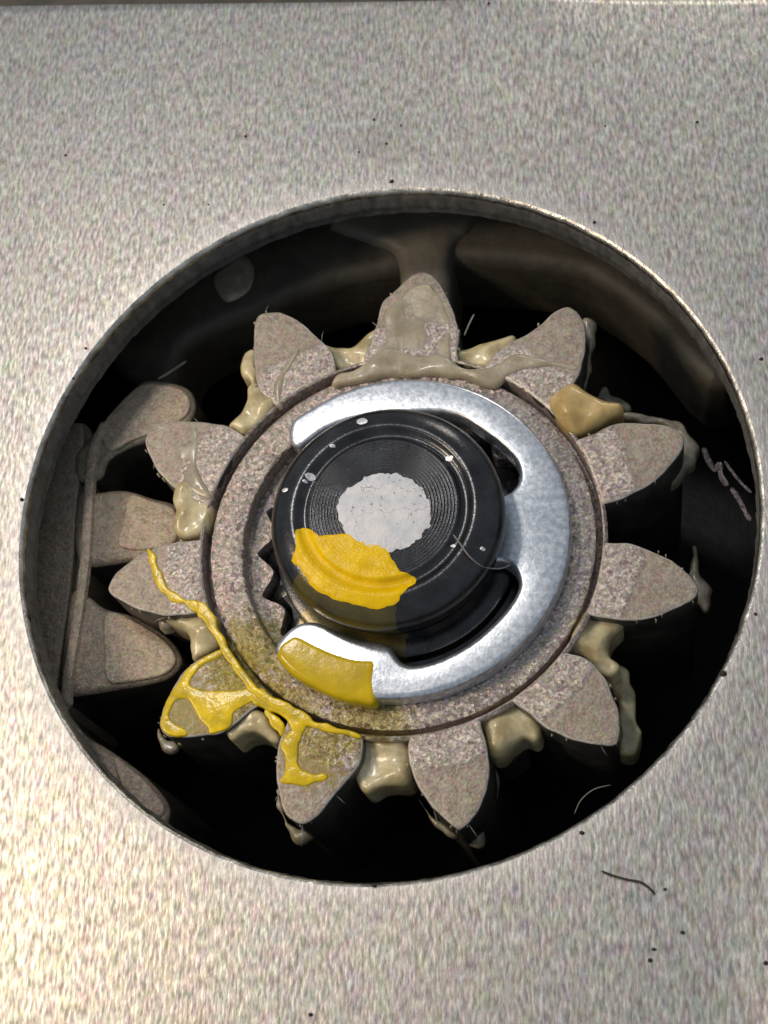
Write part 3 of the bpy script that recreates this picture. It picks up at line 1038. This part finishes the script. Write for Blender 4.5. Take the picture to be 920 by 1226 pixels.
chip('straight bright metal shaving at the right wall of the hole', [P(876, 584, -0.34), P(884, 596, -0.31), P(891, 609, -0.28), P(899, 624, -0.25)], 0.022)
chip('curled pinkish metal shaving beside the upper right tooth', [P(843, 536, -0.5), P(848, 550, -0.47), P(856, 562, -0.5), P(862, 556, -0.46), P(864, 570, -0.5), P(872, 582, -0.5)], 0.026)
chip('dim metal shaving above the straight bright one', [P(868, 552, -0.5), P(878, 566, -0.46), P(888, 578, -0.40), P(900, 590, -0.32)], 0.014)
tube('fibre', [P(543, 640, 0.19), P(552, 652, 0.18), P(563, 667, 0.17), P(578, 678, 0.09), P(598, 681, -0.02), P(612, 676, -0.11)], 0.005, M_HAIR, 'thin pale fibre curled over the right rim of the black shaft', 'fibre')
tube('fibre', [P(720, 1043, 0.012), P(733, 1048, 0.014), P(750, 1053, 0.012), P(766, 1056, 0.014), P(776, 1062, 0.014), P(785, 1071, 0.012)], 0.006, M_DIRT, 'dark hair lying on the plate below the hole', 'fibre')
tube('fibre', [P(556, 402, -0.3), P(562, 388, -0.25), P(568, 376, -0.22)], 0.006, M_HAIR, 'short stray bristle beside the topmost tooth', 'fibre')
tube('fibre', [P(688, 975, -0.4), P(696, 958, -0.38), P(712, 945, -0.36), P(732, 940, -0.36)], 0.003, M_HAIR, 'curved fibre arching inside the lower right of the hole', 'fibre')
tube('fibre', [P(728, 622, -0.6), P(742, 612, -0.58), P(758, 600, -0.56)], 0.008, M_FILM, 'short grease thread in the gap above the rightmost tooth', 'fibre')
tube('fibre', [P(188, 455, -0.7), P(204, 445, -0.7), P(224, 432, -0.7)], 0.010, M_FILM, 'pale grease thread above the left ring gear tooth', 'fibre')
for i, (x, y, s) in enumerate([(448, 143, 3), (294, 163, 3), (79, 186, 3), (196, 245, 2), (250, 245, 2), (712, 266, 3), (469, 217, 5), (912, 430, 4), (103, 417, 3), (88, 453, 2),
                               (835, 146, 3), (725, 151, 2), (797, 1065, 3), (818, 1117, 4), (783, 1137, 4), (779, 1150, 4), (917, 1154, 4), (697, 997, 4), (866, 806, 6), (26, 598, 4),
                               (463, 172, 3), (586, 8, 3), (372, 1215, 4), (448, 1060, 4), (168, 367, 3), (480, 150, 2), (430, 182, 2), (905, 735, 3)]):
    c = P(x, y, 0)
    z0 = sheet_z(c.x, c.y)
    poly = [Vector((c.x + s / 330 * math.cos(a) * (1 + 0.5 * random.random()), c.y + s / 400 * math.sin(a) * (1 + 0.5 * random.random()))) for a in [k * math.pi / 4 for k in range(8)]]
    tag(finish('dirt_speck', dome_bm(poly, z0 - 0.004, 0.018, rings=3), M_DIRT, None, 80), 'tiny dark dirt speck on the silver plate around the hole', 'dirt', 'dark dirt specks on the plate')

# crumbs of grease and lint caught along the tooth edges: far too many and too small to count
bm = bmesh.new()
for i, tp in enumerate(T):
    poly = smooth(outline(tp, Z_T), 4)
    for k in range(10):
        p = random.choice(poly[8:-8])
        q = p + Vector((random.gauss(0, 0.012), random.gauss(0, 0.012)))
        if (q - AX).length < 1.32:
            continue
        r = random.uniform(0.003, 0.009)
        oct_ = [Vector((q.x + r * math.cos(a) * random.uniform(0.5, 1.4), q.y + r * math.sin(a) * random.uniform(0.5, 1.4))) for a in [n_ * math.pi / 3 for n_ in range(6)]]
        dome_bm(oct_, Z_T - random.uniform(0.0, 0.05), r * 0.9, Z_T - 0.06, rings=3, bm=bm)
    for k in range(3):
        p = random.choice(poly[10:-10])
        if (p - AX).length < 1.4:
            continue
        d = (p - AX).normalized()
        a0 = Vector((p.x, p.y, Z_T - 0.03))
        a1 = a0 + Vector((d.x * random.uniform(0.02, 0.07) + random.gauss(0, 0.03), d.y * 0.05 + random.gauss(0, 0.03), -0.02))
        sweep_bm([a0, a0.lerp(a1, 0.5) + Vector((0, 0, 0.01)), a1], [0.012, 0.006, 0.003], 0.004, bm=bm, seg=5)
tag(finish('grease_crumbs', bm, M_FILM, None, 80), 'tiny grease crumbs and lint scattered along the tooth edges', 'grease', None, 'stuff')
